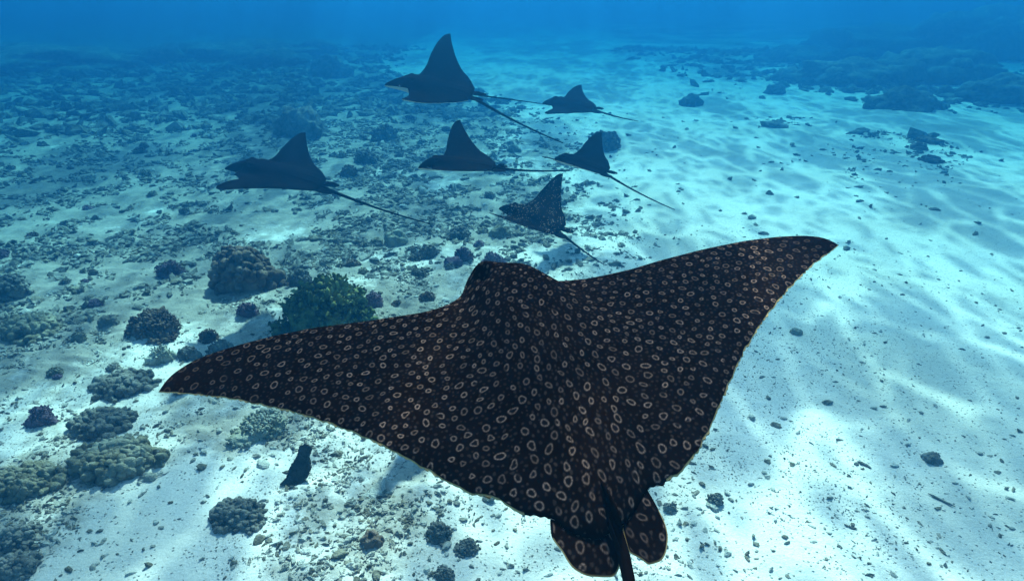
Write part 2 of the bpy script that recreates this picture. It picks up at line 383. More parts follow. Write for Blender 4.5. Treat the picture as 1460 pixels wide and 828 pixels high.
coral(1105, 133, 30, 12, 'dome', 'grey', 'far small coral head left of the dark reef')
coral(1288, 153, 100, 24, 'dome', 'grey', 'elongated dark coral mound in front of the right reef')
coral(1328, 655, 28, 12, 'dome', 'grey', 'lone brown rock like coral on the right sand')
coral(1020, 715, 30, 20, 'knob', 'grey', 'grey coral lump right of the pelvic fin', seed=3)
coral(530, 773, 32, 26, 'dome', 'brown', 'small rounded brown coral stone on lower middle sand')
coral(625, 762, 46, 24, 'knob', 'grey', 'rough grey coral lump below the trailing edge of left wing')
coral(667, 782, 42, 14, 'knob', 'grey', 'flat crumbly coral lump right of the rough grey one')
coral(634, 820, 36, 16, 'knob', 'grey', 'crumbly grey coral at the bottom edge middle')
coral(955, 725, 24, 18, 'knob', 'grey', 'small grey coral directly right of the pelvic fin')
coral(1135, 475, 18, 8, 'dome', 'pale', 'small pale stone off the right wing trailing edge')

# mid size coral clumps of the dense reef flat at left and the sparse one at right
def overlaps_named(px, py):
    return any(abs(px - a) < c * .6 and abs(py - b) < 30 for a, b, c in ((348, 400, 112), (472, 450, 138), (222, 470, 88), (430, 190, 72)))
k = 0
rr_ = random.Random(41)
while k < 95:
    px = rr_.uniform(-20, 760); py = rr_.uniform(85, 560)
    x, y, z, zc = ground_at(px, py)
    if overlaps_named(px, py) or float(rubble_mask(x, y)) < 0.45 or y > 34: continue
    s = rr_.uniform(0.10, 0.26) * (1.0 if y < 12 else 1.35)
    wp = s * FPX / zc
    kd, tn = rr_.choice(['knob', 'knob', 'dome', 'branch']), rr_.choice(['grey', 'brown', 'olive', 'grey', 'purple'])
    coral(px, py, wp, wp * rr_.uniform(.25, .5), kd, tn, unique(('larger ' if s > .2 else 'small ') + tn + {'knob': ' knobby', 'dome': ' rounded', 'branch': ' branching'}[kd] + ' coral', px, py), group='small corals of the left reef flat', parts=False); k += 1
k = 0
while k < 34:
    px = rr_.uniform(1120, 1480); py = rr_.uniform(120, 265)
    x, y, z, zc = ground_at(px, py)
    if float(rubble_mask(x, y)) < 0.3 or (abs(px - 1288) < 60 and abs(py - 150) < 14): continue
    s = rr_.uniform(0.12, 0.42); wp = s * FPX / zc
    kd, tn = rr_.choice(['knob', 'dome']), rr_.choice(['grey', 'brown'])
    coral(px, py, wp, wp * rr_.uniform(.2, .4), kd, tn, unique(('broad ' if s > .28 else 'low ') + tn + {'knob': ' knobby', 'dome': ' rounded'}[kd] + ' coral patch', px, py), group='coral patches at upper right', parts=False); k += 1

# far reef ridges
def reef(px, py, wpx, hpx, seed, label, group=None):
    x, y, z, zc = ground_at(px, py); rw = .5 * wpx * zc / FPX; ht = hpx * zc / FPX
    ps = [lump(5, (rw, rw * .7, ht), 0.42, 2.3, seed, 5)]
    rng = np.random.default_rng(seed)
    for i in range(10):
        V, F = lump(3, np.array((rw * .22, rw * .2, ht * .55)) * rng.uniform(.6, 1.3), .4, 2.5, seed + i, 4); V = V + [rng.uniform(-.9, .9) * rw, rng.uniform(-.6, .6) * rw, ht * rng.uniform(0, .35)]; ps.append((V, F))
    V, F = merge(ps); o = link('reef_outcrop', np_mesh('reef_outcrop', V, Ft=F, mats=[M_COR['grey']]), loc=(x, y, z - .1)); tag(o, label, 'reef', group)
reef(1205, 118, 170, 34, 5, 'dark reef outcrop nearest the open sand at upper right')
reef(1330, 112, 190, 40, 6, 'broad dark reef outcrop behind the elongated coral mound')
reef(1420, 140, 130, 34, 7, 'dark reef outcrop at the right edge of the view')
reef(1150, 84, 130, 20, 8, 'faint far reef outcrop left end of the right reef')
reef(1270, 72, 260, 36, 9, 'faint far reef ridge fading into the blue at upper right')
reef(1440, 78, 260, 70, 10, 'hazy reef ridge in the upper right corner')
reef(10, 92, 420, 30, 11, 'hazy reef ridge in the upper left corner')
reef(330, 84, 260, 26, 12, 'faint far reef ridge fading into blue at upper left')

# ------------------------------------------------------------------ rubble
def rubble_variants(n, sub=1):
    out = []
    for i in range(n):
        rng = np.random.default_rng(100 + i); V, F = ICO[sub]; V = V.copy()
        V = V * (1 + rng.uniform(-.4, .4, len(V)))[:, None] * np.array([rng.uniform(1, 1.7), rng.uniform(.4, .9), rng.uniform(.35, .7)]); out.append((V, F))
    return out
RV20 = rubble_variants(14)
OCT = (np.array([(1, 0, 0), (0, .7, 0), (-1, 0, 0), (0, -.7, 0), (0, 0, .7), (0, 0, -.4)], float), np.array([(0, 1, 4), (1, 2, 4), (2, 3, 4), (3, 0, 4), (1, 0, 5), (2, 1, 5), (3, 2, 5), (0, 3, 5)]))
RV8 = [(OCT[0] * (1 + np.random.default_rng(i).uniform(-.4, .4, (6, 1))) * [1.2, .8, .7], OCT[1]) for i in range(8)]

def scatter(name, n, sampler, smin, smax, mats, seed, label, power=2.2, RV=None):
    RV = RV or RV20
    rng = np.random.default_rng(seed); X, Y = sampler(rng, n)
    Z = zs(X, Y); S = smin + (smax - smin) * rng.random(len(X)) ** power; th = rng.uniform(0, 2 * math.pi, len(X)); tl = rng.normal(0, .35, len(X))
    Vs, Fs, Ms, o = [], [], [], 0; vi = rng.integers(0, len(RV), len(X)); mi = rng.choice(len(mats), len(X))
    for v in range(len(RV)):
        id_ = np.where(vi == v)[0]
        if not len(id_): continue
        V, F = RV[v]; c, s = np.cos(th[id_])[:, None], np.sin(th[id_])[:, None]; ct, st = np.cos(tl[id_])[:, None], np.sin(tl[id_])[:, None]
        x = V[None, :, 0] * S[id_, None]; y = V[None, :, 1] * S[id_, None]; z = V[None, :, 2] * S[id_, None]
        x, z = x * ct - z * st, x * st + z * ct
        W = np.stack([x * c - y * s + X[id_, None], x * s + y * c + Y[id_, None], z + Z[id_, None] + S[id_, None] * .02], -1)
        Vs.append(W.reshape(-1, 3)); Fs.append((F[None] + (np.arange(len(id_)) * len(V))[:, None, None] + o).reshape(-1, 3)); Ms.append(np.repeat(mi[id_], len(F))); o += W.shape[0] * W.shape[1]
    me = np_mesh(name, np.concatenate(Vs), Ft=np.concatenate(Fs), mats=mats, smooth=False, midx=np.concatenate(Ms))
    return tag(link(name, me), label, kind='stuff')

def wedge(rng, n, r0, r1, lo=-46, hi=46, pw=1.0):
    r = r0 + (r1 - r0) * rng.random(n) ** pw; a = np.radians(rng.uniform(lo, hi, n)); return r * np.sin(a), r * np.cos(a)
def by_mask(r0, r1, lo, thr=0.0, pw=1.0):
    def f(rng, n):
        X, Y = wedge(rng, n * 6, r0, r1, pw=pw); m = rubble_mask(X, Y) * np.clip(.35 + 1.9 * fbm(X * 2.6, Y * 2.6, oct=3, seed=61), 0, 1.3); keep = rng.random(len(X)) < lo + np.clip(m - thr, 0, 1); X, Y = X[keep][:n], Y[keep][:n]; return X, Y
    return f
scatter('coral_rubble_bed', 26000, by_mask(2.2, 10, 0.02), .004, .026, M_RUB, 1, 'bed of broken coral rubble on the near sand')
scatter('far_coral_rubble_bed', 24000, by_mask(7.5, 20, 0.006, pw=.9), .010, .072, [M_RUB[0], M_RUB[1], M_RUB[0], M_COR['grey']], 2, 'bed of coral rubble covering the reef flat further out')
scatter('distant_coral_rubble_bed', 9000, by_mask(18, 42, 0.0), .06, .25, [M_RUB[0], M_RUB[1], M_COR['grey']], 3, 'distant coral rubble fading into blue')
def grit_right(rng, n):
    X, Y = wedge(rng, n * 3, 2.6, 10, -20, 48, .8); p = np.clip(.12 + 1.1 * fbm(X * .9, Y * .9, oct=3, seed=55), 0, 1) * (1.15 - sstep(X - .25 * Y, .2, 3.0)); k_ = rng.random(len(X)) < p; return X[k_][:n], Y[k_][:n]
scatter('sand_grit', 8000, grit_right, .003, .013, M_RUB, 4, 'fine shell and coral grit strewn over the right sand', 2.0)

def fine_grit(rng, n):
    X, Y = wedge(rng, n * 3, 2.4, 8.5, -46, 40, .9); p = np.clip(.30 + 1.3 * fbm(X * 1.3, Y * 1.3, oct=3, seed=77), .04, 1) * np.clip(1.2 - .9 * sstep(X, .5, 3.5), 0, 1); k_ = rng.random(len(X)) < p; return X[k_][:n], Y[k_][:n]
scatter('fine_coral_gravel', 26000, fine_grit, .0022, .0095, M_RUB, 5, 'fine broken coral gravel peppering the near sand', 1.6, RV8)

# individual rubble pieces: the largest ones in view
RM = [np_mesh('coral_rubble', *(lambda L: (L[0],))(lump(3, (1, .75, .6), .5, 1.9, 200 + i, 4)), Ft=lump(3, (1, .75, .6), .5, 1.9, 200 + i, 4)[1], mats=[M_RUB[i % 3]]) for i in range(9)]
cnt = 0
zones = [(0, 520, 560, 828, 95, 'coral rubble piece lying on the bright sand at lower left', 'rubble pieces at lower left'),
         (480, 800, 700, 828, 34, 'coral rubble piece on the white sand below the near ray', 'rubble pieces below the near ray'),
         (480, 760, 250, 440, 60, 'coral rubble piece on the sand between the far rays and the near ray', 'rubble pieces in the middle'),
         (930, 1200, 560, 828, 26, 'small coral rubble piece on the sand right of the near ray tail', 'rubble pieces right of the tail'),
         (1200, 1460, 560, 828, 16, 'small dark stone strewn on the rippled light of the right sand', 'stones on the right sand')]
for x0, x1, y0, y1, n, lab, grp in zones:
    k = 0
    while k < n:
        px, py = rr_.uniform(x0, x1), rr_.uniform(y0, y1); x, y, z, zc = ground_at(px, py)
        if rr_.random() > .2 + float(rubble_mask(x, y)) * 1.3 and x0 < 900: continue
        pxs = rr_.choice([8, 8, 9, 10, 12, 16 if rr_.random() < .5 else 10, 22 if x0 < 900 and rr_.random() < .4 else 9]); s = pxs * .5 * zc / FPX; iv = rr_.randrange(len(RM))
        o = link('rubble_stone', RM[iv], loc=(x, y, z + s * .1)); o.scale = (s, s * rr_.uniform(.6, 1), s * rr_.uniform(.5, .9)); o.rotation_euler = (rr_.uniform(-.3, .3), rr_.uniform(-.3, .3), rr_.uniform(0, 6.28))
        tag(o, unique({8: 'tiny', 9: 'tiny', 10: 'small', 12: 'small', 16: 'mid sized', 22: 'large'}[pxs] + (' grey', ' brown', ' pale')[iv % 3] + ' rubble stone', px, py), 'rubble stone', grp); k += 1

# slabs and twigs
def slab(px, py, outline, thick, lean, mat, label, name='rock_slab'):
    x, y, z, zc = ground_at(px, py); k_ = zc / FPX; O = np.array(outline, float) * k_; n = len(O); rng = np.random.default_rng(int(px))
    # resample the outline
    P_ = []
    for i in range(n):
        a, b = O[i], O[(i + 1) % n]
        for t in np.linspace(0, 1, 6, endpoint=False): P_.append(a + (b - a) * t + rng.normal(0, .6 * k_, 2))
    P_ = np.array(P_); c = P_.mean(0); m = len(P_); rings = [(1.0, -.5), (1.04, 0), (1.0, .5), (.6, .62), (.0, .6)]; V = []
    for s, h in rings: V.append(np.column_stack([c + (P_ - c) * s, np.full(m, h * thick * k_) + rng.normal(0, .5 * k_, m) * (s < 1)]))
    V.append(np.column_stack([c + (P_ - c) * 0, np.full(m, -.5 * thick * k_)])); V = np.concatenate(V)
    F = []
    seq = [0, 1, 2, 3, 4]
    for j in range(4):
        for i in range(m): F.append((j * m + i, j * m + (i + 1) % m, (j + 1) * m + (i + 1) % m, (j + 1) * m + i))
    for i in range(m): F.append((5 * m + i, 5 * m + (i + 1) % m, (i + 1) % m, i))
    # lean: outline (u right, v up) tilts back about the foot line
    cl, sl = math.cos(lean), math.sin(lean); W = np.column_stack([V[:, 0], V[:, 1] * cl + V[:, 2] * sl, V[:, 1] * sl - V[:, 2] * cl])
    o = link(name, np_mesh(name, W, Fq=F, mats=[mat], smooth=False), loc=(x, y, z - .01)); tag(o, label, 'rock'); return o
slab(424, 690, [(-23, 2), (-12, -3), (4, 1), (13, 12), (17, 27), (13, 41), (15, 52), (6, 58), (-2, 53), (-4, 40), (-12, 27), (-15, 13)], 8, R(48), rock_mat('dead_coral_dark', (.035, .034, .03), (.06, .058, .05), (.10, .09, .08)), 'dark grey leaning slab of dead coral standing on the sand below the left wing')
slab(528, 716, [(-22, 0), (10, 2), (18, 20), (14, 44), (4, 36)], 3, R(12), M_RUB[2], 'thin pale triangular slab lying flat near the trailing edge of left wing')
def twig(px0, py0, px1, py1, wpx, label, name='coral_twig', mat=None):
    a = ground_at(px0, py0); b = ground_at(px1, py1); n = 7; t = np.linspace(0, 1, n); rng = np.random.default_rng(int(px0))
    C = np.array(a[:3]) * (1 - t)[:, None] + np.array(b[:3]) * t[:, None]; C[:, 2] = zs(C[:, 0], C[:, 1]) + .006; C[1:-1] += rng.normal(0, .004, (n - 2, 3)); rad = .5 * wpx * a[3] / FPX
    V, F = [], []
    for i in range(n):
        d = C[min(i + 1, n - 1)] - C[max(i - 1, 0)]; d /= np.linalg.norm(d); s = np.cross(d, [0, 0, 1]); s /= np.linalg.norm(s); u2 = np.cross(s, d)
        r0 = rad * (1 - .6 * abs(t[i] - .4)) * (0.3 if i in (0, n - 1) else 1)
        for k_ in range(6): V.append(C[i] + r0 * (math.cos(k_ * math.pi / 3) * s + math.sin(k_ * math.pi / 3) * u2))
    for i in range(n - 1):
        for k_ in range(6): F.append((i * 6 + k_, i * 6 + (k_ + 1) % 6, (i + 1) * 6 + (k_ + 1) % 6, (i + 1) * 6 + k_))
    o = link(name, np_mesh(name, np.array(V), Fq=F, mats=[mat or M_COR['grey']])); tag(o, label, 'coral twig')
twig(1323, 704, 1362, 723, 4, 'dark straight twig lying on the sand at lower right')
twig(1222, 658, 1242, 668, 5, 'short dark twig left of the lone brown rock on right sand')
twig(1203, 747, 1222, 755, 3, 'small twig on the sand below the short dark twig')
twig(195, 688, 242, 672, 2.5, 'pale thin twig on sand below the knobbly olive coral', mat=M_RUB[2])
twig(193, 680, 203, 668, 2.0, 'tiny pale twig crossing the thin one at lower left', mat=M_RUB[2])


# ------------------------------------------------------------------ eagle rays
from mathutils import Matrix
def place(o, C, Rm):
    m = Matrix([[*Rm[0], C[0]], [*Rm[1], C[1]], [*Rm[2], C[2]], [0, 0, 0, 1]]); o.matrix_world = m

def spot_canvas(planform, seed=3, px=0.0009):
    """rings and dots of the spotted back, drawn once on a canvas in body coordinates (metres)"""
    x0, x1, y0, y1 = -.95, .95, -.56, .60; W, H_ = int((x1 - x0) / px), int((y1 - y0) / px); img = np.zeros((W, H_), np.float32); brown = np.zeros((W, H_), np.float32)
    rng = np.random.default_rng(seed); pts = []; cell = .04; gr = {}
    def ok(x, y, r, gap):
        i, j = int(x // cell), int(y // cell)
        for a in range(i - 1, i + 2):
            for b in range(j - 1, j + 2):
                for (X, Y, R_) in gr.get((a, b), ()):
                    if (X - x) ** 2 + (Y - y) ** 2 < (R_ + r + gap) ** 2: return False
        return True
    rings = []
    for it in range(36000):
        x, y = rng.uniform(x0, x1), rng.uniform(y0, y1); ax = abs(x)
        if not planform(x, y): continue
        big = 1 + .22 * math.exp(-((ax - .16) / .12) ** 2) * (y < .1) - .5 * math.exp(-(x / .14) ** 4) * (y > .33) + .25 * sstep(ax, .35, .7)
        r = rng.uniform(.0042, .0082) * big
        if ok(x, y, r, .0098 + .006 * rng.random()): rings.append((x, y, r, 1)); gr.setdefault((int(x // cell), int(y // cell)), []).append((x, y, r))
    for it in range(46000):
        x, y = rng.uniform(x0, x1), rng.uniform(y0, y1)
        if not planform(x, y): continue
        r = rng.uniform(.0020, .0042)
        if ok(x, y, r, .0032): rings.append((x, y, r, 0)); gr.setdefault((int(x // cell), int(y // cell)), []).append((x, y, r))
    for x, y, r, ring in rings:
        m = r * 1.9 + .004; i0, i1 = max(0, int((x - m - x0) / px)), min(W, int((x + m - x0) / px)); j0, j1 = max(0, int((y - m - y0) / px)), min(H_, int((y + m - y0) / px))
        gxx, gyy = np.meshgrid(x0 + (np.arange(i0, i1) + .5) * px - x, y0 + (np.arange(j0, j1) + .5) * px - y, indexing='ij')
        axial = math.exp(-(x / .10) ** 2)
        e = rng.uniform(.0, .28) + .35 * axial * (y < .25); th = rng.uniform(0, math.pi) if axial < .3 else rng.normal(math.pi / 2, .25)
        c, s = math.cos(th), math.sin(th); a = gxx * c + gyy * s; b = -gxx * s + gyy * c; a = a / (1 + e); b = b * (1 + e * .6)
        ph = np.arctan2(b, a); rho = np.hypot(a, b)
        rr = r * (1 + rng.normal(0, .07) * np.cos(2 * ph + rng.uniform(0, 6)) + rng.normal(0, .07) * np.cos(3 * ph + rng.uniform(0, 6)) + rng.normal(0, .025) * np.cos(5 * ph + rng.uniform(0, 6)))
        edge = sstep(abs(x), .88, .60) * .75 + .25
        if ring:
            w_ = .0011; line = np.exp(-((rho - rr * .86) / w_) ** 2)
            beads = .55 + .45 * np.cos(ph * round(rr.mean() / .0011) + rng.uniform(0, 6) + 1.5 * np.cos(3 * ph + rng.uniform(0, 6)))
            if rng.random() < .08: line = line * sstep(np.cos(ph - rng.uniform(0, 6)), -.9, -.2)
            bright = (.36 + .64 * rng.random() ** 1.2) * (1 - .3 * axial * (y < .30)) * (1 - .5 * math.exp(-(x / .14) ** 4) * (y > .38)) * edge
            img[i0:i1, j0:j1] = np.maximum(img[i0:i1, j0:j1], line * (.35 + .65 * beads) * bright)
            brown[i0:i1, j0:j1] = np.maximum(brown[i0:i1, j0:j1], np.exp(-((rho - rr * .86) / (w_ * 1.7)) ** 2) * .8 + .10 * (rho < rr * .9))
        else:
            brown[i0:i1, j0:j1] = np.maximum(brown[i0:i1, j0:j1], sstep(rr - rho, -.0006, .0012) * rng.uniform(.45, 1) * edge)
    def sample(x, y):
        u = np.clip((x - x0) / px - .5, 0, W - 1.001); v = np.clip((y - y0) / px - .5, 0, H_ - 1.001); i, j = u.astype(int), v.astype(int); a, b = u - i, v - j
        f = lambda G: G[i, j] * (1 - a) * (1 - b) + G[i + 1, j] * a * (1 - b) + G[i, j + 1] * (1 - a) * b + G[i + 1, j + 1] * a * b
        return f(img), f(brown)
    return sample

def skin_mat(name, base, ringc, brownc, kind):
    nb = NB(name); tc = nb.n('ShaderNodeTexCoord').outputs['Object']
    n1 = nb.noise(tc, 9.0, 4.0); n2 = nb.noise(tc, 120.0, 3.0)
    col = nb.mix(nb.ramp(n1, .35, .7), base, tuple(c * 1.5 for c in base))
    if kind == 'rings':
        a = nb.n('ShaderNodeAttribute', attribute_name='ring').outputs['Fac']; b = nb.n('ShaderNodeAttribute', attribute_name='brown').outputs['Fac']; rm = nb.n('ShaderNodeAttribute', attribute_name='rim').outputs['Fac']
        col = nb.mix(nb.math('MULTIPLY', b, 0.85), col, brownc); col = nb.mix(nb.math('MULTIPLY', a, 0.95), col, ringc); col = nb.mix(nb.math('MULTIPLY', rm, .65), col, (.48, .39, .19))
    elif kind == 'dots':
        vv = nb.n('ShaderNodeTexVoronoi', {'Vector': tc, 'Scale': 40.0, 'Randomness': .95}).outputs['Distance']
        zone = nb.ramp(nb.noise(tc, 3.0, 2.0), .32, .55); col = nb.mix(nb.math('MULTIPLY', nb.ramp(vv, .24, .13), zone), col, ringc)
    elif kind == 'faint':
        vv = nb.n('ShaderNodeTexVoronoi', {'Vector': tc, 'Scale': 22.0}).outputs['Distance']; col = nb.mix(nb.math('MULTIPLY', nb.ramp(vv, .28, .16), .35), col, brownc)
    return nb.bsdf(col, .62, nb.math('ADD', n1, nb.math('MULTIPLY', n2, .25)), .004, .35, 0.0)
M_SKIN = skin_mat('ray_skin_ringed', (.0042, .0022, .0014), (.29, .21, .165), (.034, .026, .022), 'rings')
M_FAR = skin_mat('ray_skin_dark', (.0025, .0025, .003), (.1, .09, .08), (.02, .018, .016), 'faint')
M_DOT = skin_mat('ray_skin_dotted', (.003, .003, .0035), (.30, .29, .26), (.05, .04, .03), 'dots')
nb = NB('ray_belly'); M_BELLY = nb.bsdf((.36, .36, .34), .7)
nb = NB('ray_eye'); M_EYE = nb.bsdf((.004, .004, .004), .15, spec=.6)

def seg_dist(P, A):
    """distance from points P (n,2) to the closed polyline A"""
    B = np.roll(A, -1, 0); D = B - A; L2 = (D ** 2).sum(1) + 1e-12; out = np.full(len(P), 9.0)
    for s in range(0, len(P), 20000):
        p = P[s:s + 20000, None]; t = np.clip(((p - A) * D).sum(-1) / L2, 0, 1); q = A + D * t[..., None]; out[s:s + 20000] = np.sqrt(((p - q) ** 2).sum(-1)).min(1)
    return out

def smooth_resample(par, P, n):
    t = np.linspace(0, 1, n); x = np.interp(t, par, P[:, 0]); y = np.interp(t, par, P[:, 1]); k = np.ones(max(3, n // 60) | 1); k /= k.sum(); h = len(k) // 2
    f = lambda a: np.convolve(np.concatenate([2 * a[0] - a[h:0:-1], a, 2 * a[-1] - a[-2:-h - 2:-1]]), k, 'valid')
    return np.column_stack([f(x), f(y)])

def body_shape(LE, TE, NT, bend, half=.913, head_y=.52, tail_pts=None, tail_r=(.022, .004), tw=.020, hb=.075, widk=1.0, droop=0.0, bel=1.0, stride=1):
    """closed ray body: upper and lower sheets between leading and trailing edge, with the whip tail in the same mesh"""
    n = len(LE); t = np.linspace(0, 1, NT); t = .5 - .5 * np.cos(t * math.pi) * .55 - .5 * (1 - 2 * t) * .45
    t = (t - t[0]) / (t[-1] - t[0]); XY = LE[:, None] * (1 - t)[None, :, None] + TE[:, None] * t[None, :, None]; P = XY.reshape(-1, 2)
    outl = np.concatenate([LE[::max(1, n // 160)], TE[::-1][::max(1, n // 160)]]); d = seg_dist(P, outl)
    edge = np.zeros((n, NT), bool); edge[0] = edge[-1] = True; edge[:, 0] = edge[:, -1] = True; d = np.where(edge.ravel(), 0, d)
    x, y = P[:, 0], P[:, 1]; ax = np.abs(x)
    rd = lambda D, r: np.sqrt(np.clip(1 - (1 - np.clip(D / r, 0, 1)) ** 2, 0, 1))
    hw = tw * (1 - .65 * np.clip(ax / half, 0, 1)) * rd(d, .10)
    ylong = np.interp(y, [-.34, -.22, -.05, .12, .27, .36, .46, head_y + .03], [.16, .28, .48, .72, .92, 1.02, 1.0, .75 if widk == 1.0 else .25]); wid = np.interp(y, [-.3, -.1, .15, .33, .42, .5], [.085, .13, .155, .112, .104, .112])
    axh = np.abs(x + .014 * (widk == 1.0) * sstep(y, .25, .38)); h = hb * ylong * np.exp(-(axh / (wid * widk)) ** np.interp(y, [.15, .32], [2.2, 5.0])) * rd(d, np.interp(y, [.25, .38], [.09, .055]))
    h += .004 * np.exp(-((ax - .045) / .018) ** 2) * sstep(y, .1, -.15) * rd(d, .05)       # twin ridges before the tail
    h -= .022 * np.exp(-(((ax - .085) / .018) ** 2 + ((y - .405) / .028) ** 2)) * rd(d, .05)   # spiracle hollows
    h += .013 * np.exp(-(((ax - .080) / .03) ** 2 + ((y - .445) / .03) ** 2)) * rd(d, .05)    # brow over the eyes
    dz = -droop * np.clip(y - .45, 0, 1) / .25 * np.exp(-(ax / .14) ** 2); zt = hw + h + dz; zb = -(hw * .8 + h * .75) * bel + dz
    bx, bz, bn = bend(x)
    def lay(z): return np.column_stack([bx - np.sin(bn) * z, y, bz + np.cos(bn) * z])
    ci = np.unique(np.r_[np.arange(0, n, stride), n - 1]); ri = np.unique(np.r_[np.arange(0, NT, stride), NT - 1]); sub = (ci[:, None] * NT + ri[None]).ravel()   # the underside can be coarser
    V = np.concatenate([lay(zt), lay(zb)[sub]]); Ft = grid_quads(n, NT, 0, True); Fb = grid_quads(len(ci), len(ri), n * NT); F = np.concatenate([Ft, Fb])
    mi = np.concatenate([np.zeros(len(Ft), int), np.ones(len(Fb), int)]); PX = np.concatenate([P, P[sub]]); D = np.concatenate([d, d[sub]])
    if tail_pts is not None:
        T = np.asarray(tail_pts, float); m = len(T); o = len(V); tv = []; r0, r1 = tail_r
        for i in range(m):
            dr = T[min(i + 1, m - 1)] - T[max(i - 1, 0)]; dr /= np.linalg.norm(dr); s = np.cross(dr, [0, 0, 1]); s /= np.linalg.norm(s); uq = np.cross(s, dr); r_q = r0 + (r1 - r0) * (i / (m - 1)) ** .7
            for k_ in range(10): tv.append(T[i] + r_q * (math.cos(k_ * math.pi / 5) * s + math.sin(k_ * math.pi / 5) * uq))
        V = np.concatenate([V, np.array(tv)]); tf = [(o + i * 10 + k_, o + i * 10 + (k_ + 1) % 10, o + (i + 1) * 10 + (k_ + 1) % 10, o + (i + 1) * 10 + k_) for i in range(m - 1) for k_ in range(10)]
        F = np.concatenate([F, tf]); mi = np.concatenate([mi, np.zeros(len(tf), int)]); PX = np.concatenate([PX, np.full((len(tv), 2), 9.)]); D = np.concatenate([D, np.ones(len(tv))])
    # welding the two sheets along the outline
    se = np.where(edge.ravel()[sub])[0]; rem = np.arange(len(V)); rem[se + n * NT] = sub[se]; F = rem[F]
    return V, F, mi, PX, D

def lobe(outline, thick, zfun, nr=14):
    """rounded fin lobe from a closed 2-D outline"""
    O = np.asarray(outline, float); c = O.mean(0); m = len(O); V = []; F = []; XY = []
    for sgn in (1, -1):
        for j in range(nr):
            s = 1 - j / (nr - 1); p = c + (O - c) * s; z = zfun(p) + sgn * thick * math.sqrt(max(0, 1 - s * s)); V.append(np.column_stack([p, z])); XY.append(p)
    for q in range(2):
        for j in range(nr - 1):
            for i in range(m):
                a, b = q * nr * m + j * m + i, q * nr * m + j * m + (i + 1) % m; f = (a, b, b + m, a + m); F.append(f if q == 0 else f[::-1])
    return np.concatenate(V), np.array(F), np.concatenate(XY)

def tube_local(name, pts, r0, r1, mat, parent, flat=1.0):
    T = np.asarray(pts, float); m = len(T); V = []; F = []
    for i in range(m):
        dr = T[min(i + 1, m - 1)] - T[max(i - 1, 0)]; dr /= np.linalg.norm(dr); s = np.cross(dr, [0, 0, 1]); s /= np.linalg.norm(s); uq = np.cross(s, dr); rq = r0 + (r1 - r0) * i / (m - 1)
        for k_ in range(6): V.append(T[i] + rq * (math.cos(k_ * math.pi / 3) * s + flat * math.sin(k_ * math.pi / 3) * uq))
    for i in range(m - 1):
        for k_ in range(6): F.append((i * 6 + k_, i * 6 + (k_ + 1) % 6, (i + 1) * 6 + (k_ + 1) % 6, (i + 1) * 6 + k_))
    return link(name, np_mesh(name, np.array(V), Fq=F, mats=[mat]), parent)

def blade(name, pts, thick, mat, parent, x=0.0):
    """small upright fin from a side outline (y, z)"""
    O = np.asarray(pts, float); c = O.mean(0); m = len(O); V = []
    for s, h in ((0, -1), (.7, -.8), (1, 0), (.7, .8), (0, 1)): p = c + (O - c) * s; V.append(np.column_stack([np.full(m, x + h * thick), p[:, 0], p[:, 1]]))
    F = [(j * m + i, j * m + (i + 1) % m, (j + 1) * m + (i + 1) % m, (j + 1) * m + i) for j in range(4) for i in range(m)]
    return link(name, np_mesh(name, np.concatenate(V), Fq=F, mats=[mat]), parent)

def eyes(parent, pts, r):
    V, F = ICO[3]
    for p in pts: link('eye', np_mesh('eye', V * r + np.array(p), Ft=F, mats=[M_EYE]), parent)

# ---- the near ray: its outline measured in the photograph and laid onto the ray's own curved body plane
FGP = (0.24000912, 0.18219158, -0.11948456, -0.05521838, -0.03796452, 0.79165003, 1.21393563)
LE_PX = np.array([(226,559),(230.4,550.4),(246,533),(272.5,515.7),(301,504),(345,490.4),(388,479.4),(446,467.8),(519,458.6),(600,446.5),(619.6,441.5),(639,435),(650,428.5),(658,422),(662,413),(664,404),(672,397),(690,393),(710,392),(730,392),(748,393),(762,396),(774,400),(783,403.5),(806.5,401),(839,397.6),(871.7,390.9),(900,384.3),(940,372),(1001,356),(1061,343.7),(1109.5,337.6),(1146,336),(1170,338),(1187,343.7),(1196,349.5)])
TE_PX = np.array([(226,559),(258,561),(287,563.5),(330,568.7),(374,578),(417,587.5),(461,601),(504,617),(548,637),(586,657.6),(612,672.8),(642.6,690),(677.4,707.6),(699,708),(714,713),(731.7,728),(749,734.8),(764,736.5),(784,734.8),(806,756),(850,772),(898,742),
                  (924,694.5),(947,690),(967.5,677),(990.7,651),(1011,616),(1022.6,587),(1043,541),(1060,503),(1074,481.4),(1080,470),(1090,455.3),(1107,433.6),(1121.6,415.4),(1155,381.6),(1160,376.8),(1191.7,353.8),(1196,349.5)])
yaw, pit, roll, kL, kR, hh, yy = FGP
RF = rot(yaw, pit, roll); CF = np.array([0.13 * hh / .95, yy, CAM_H - hh])
def on_ray(px, off=0.0):
    px = np.asarray(px, float); d = ray_dir(px[:, 0], px[:, 1]); lo = np.full(len(px), .3); hi = np.full(len(px), 6.)
    def g(t):
        L = (CAM + d * t[:, None] - CF) @ RF; k_ = np.where(L[:, 0] < 0, kL, kR); return L[:, 2] - k_ * (L[:, 0] / .9) ** 2 - off, L
    for _ in range(45):
        m = (lo + hi) / 2; v, _l = g(m); hi = np.where(v < 0, m, hi); lo = np.where(v < 0, lo, m)
    return g((lo + hi) / 2)[1]
def fg_bend(x): k_ = np.where(x < 0, kL, kR); return x, k_ * (x / .9) ** 2, np.arctan(2 * k_ * x / .81) * -0 
LEp = on_ray(LE_PX)[:, :2]; TEp = on_ray(TE_PX)[:, :2]
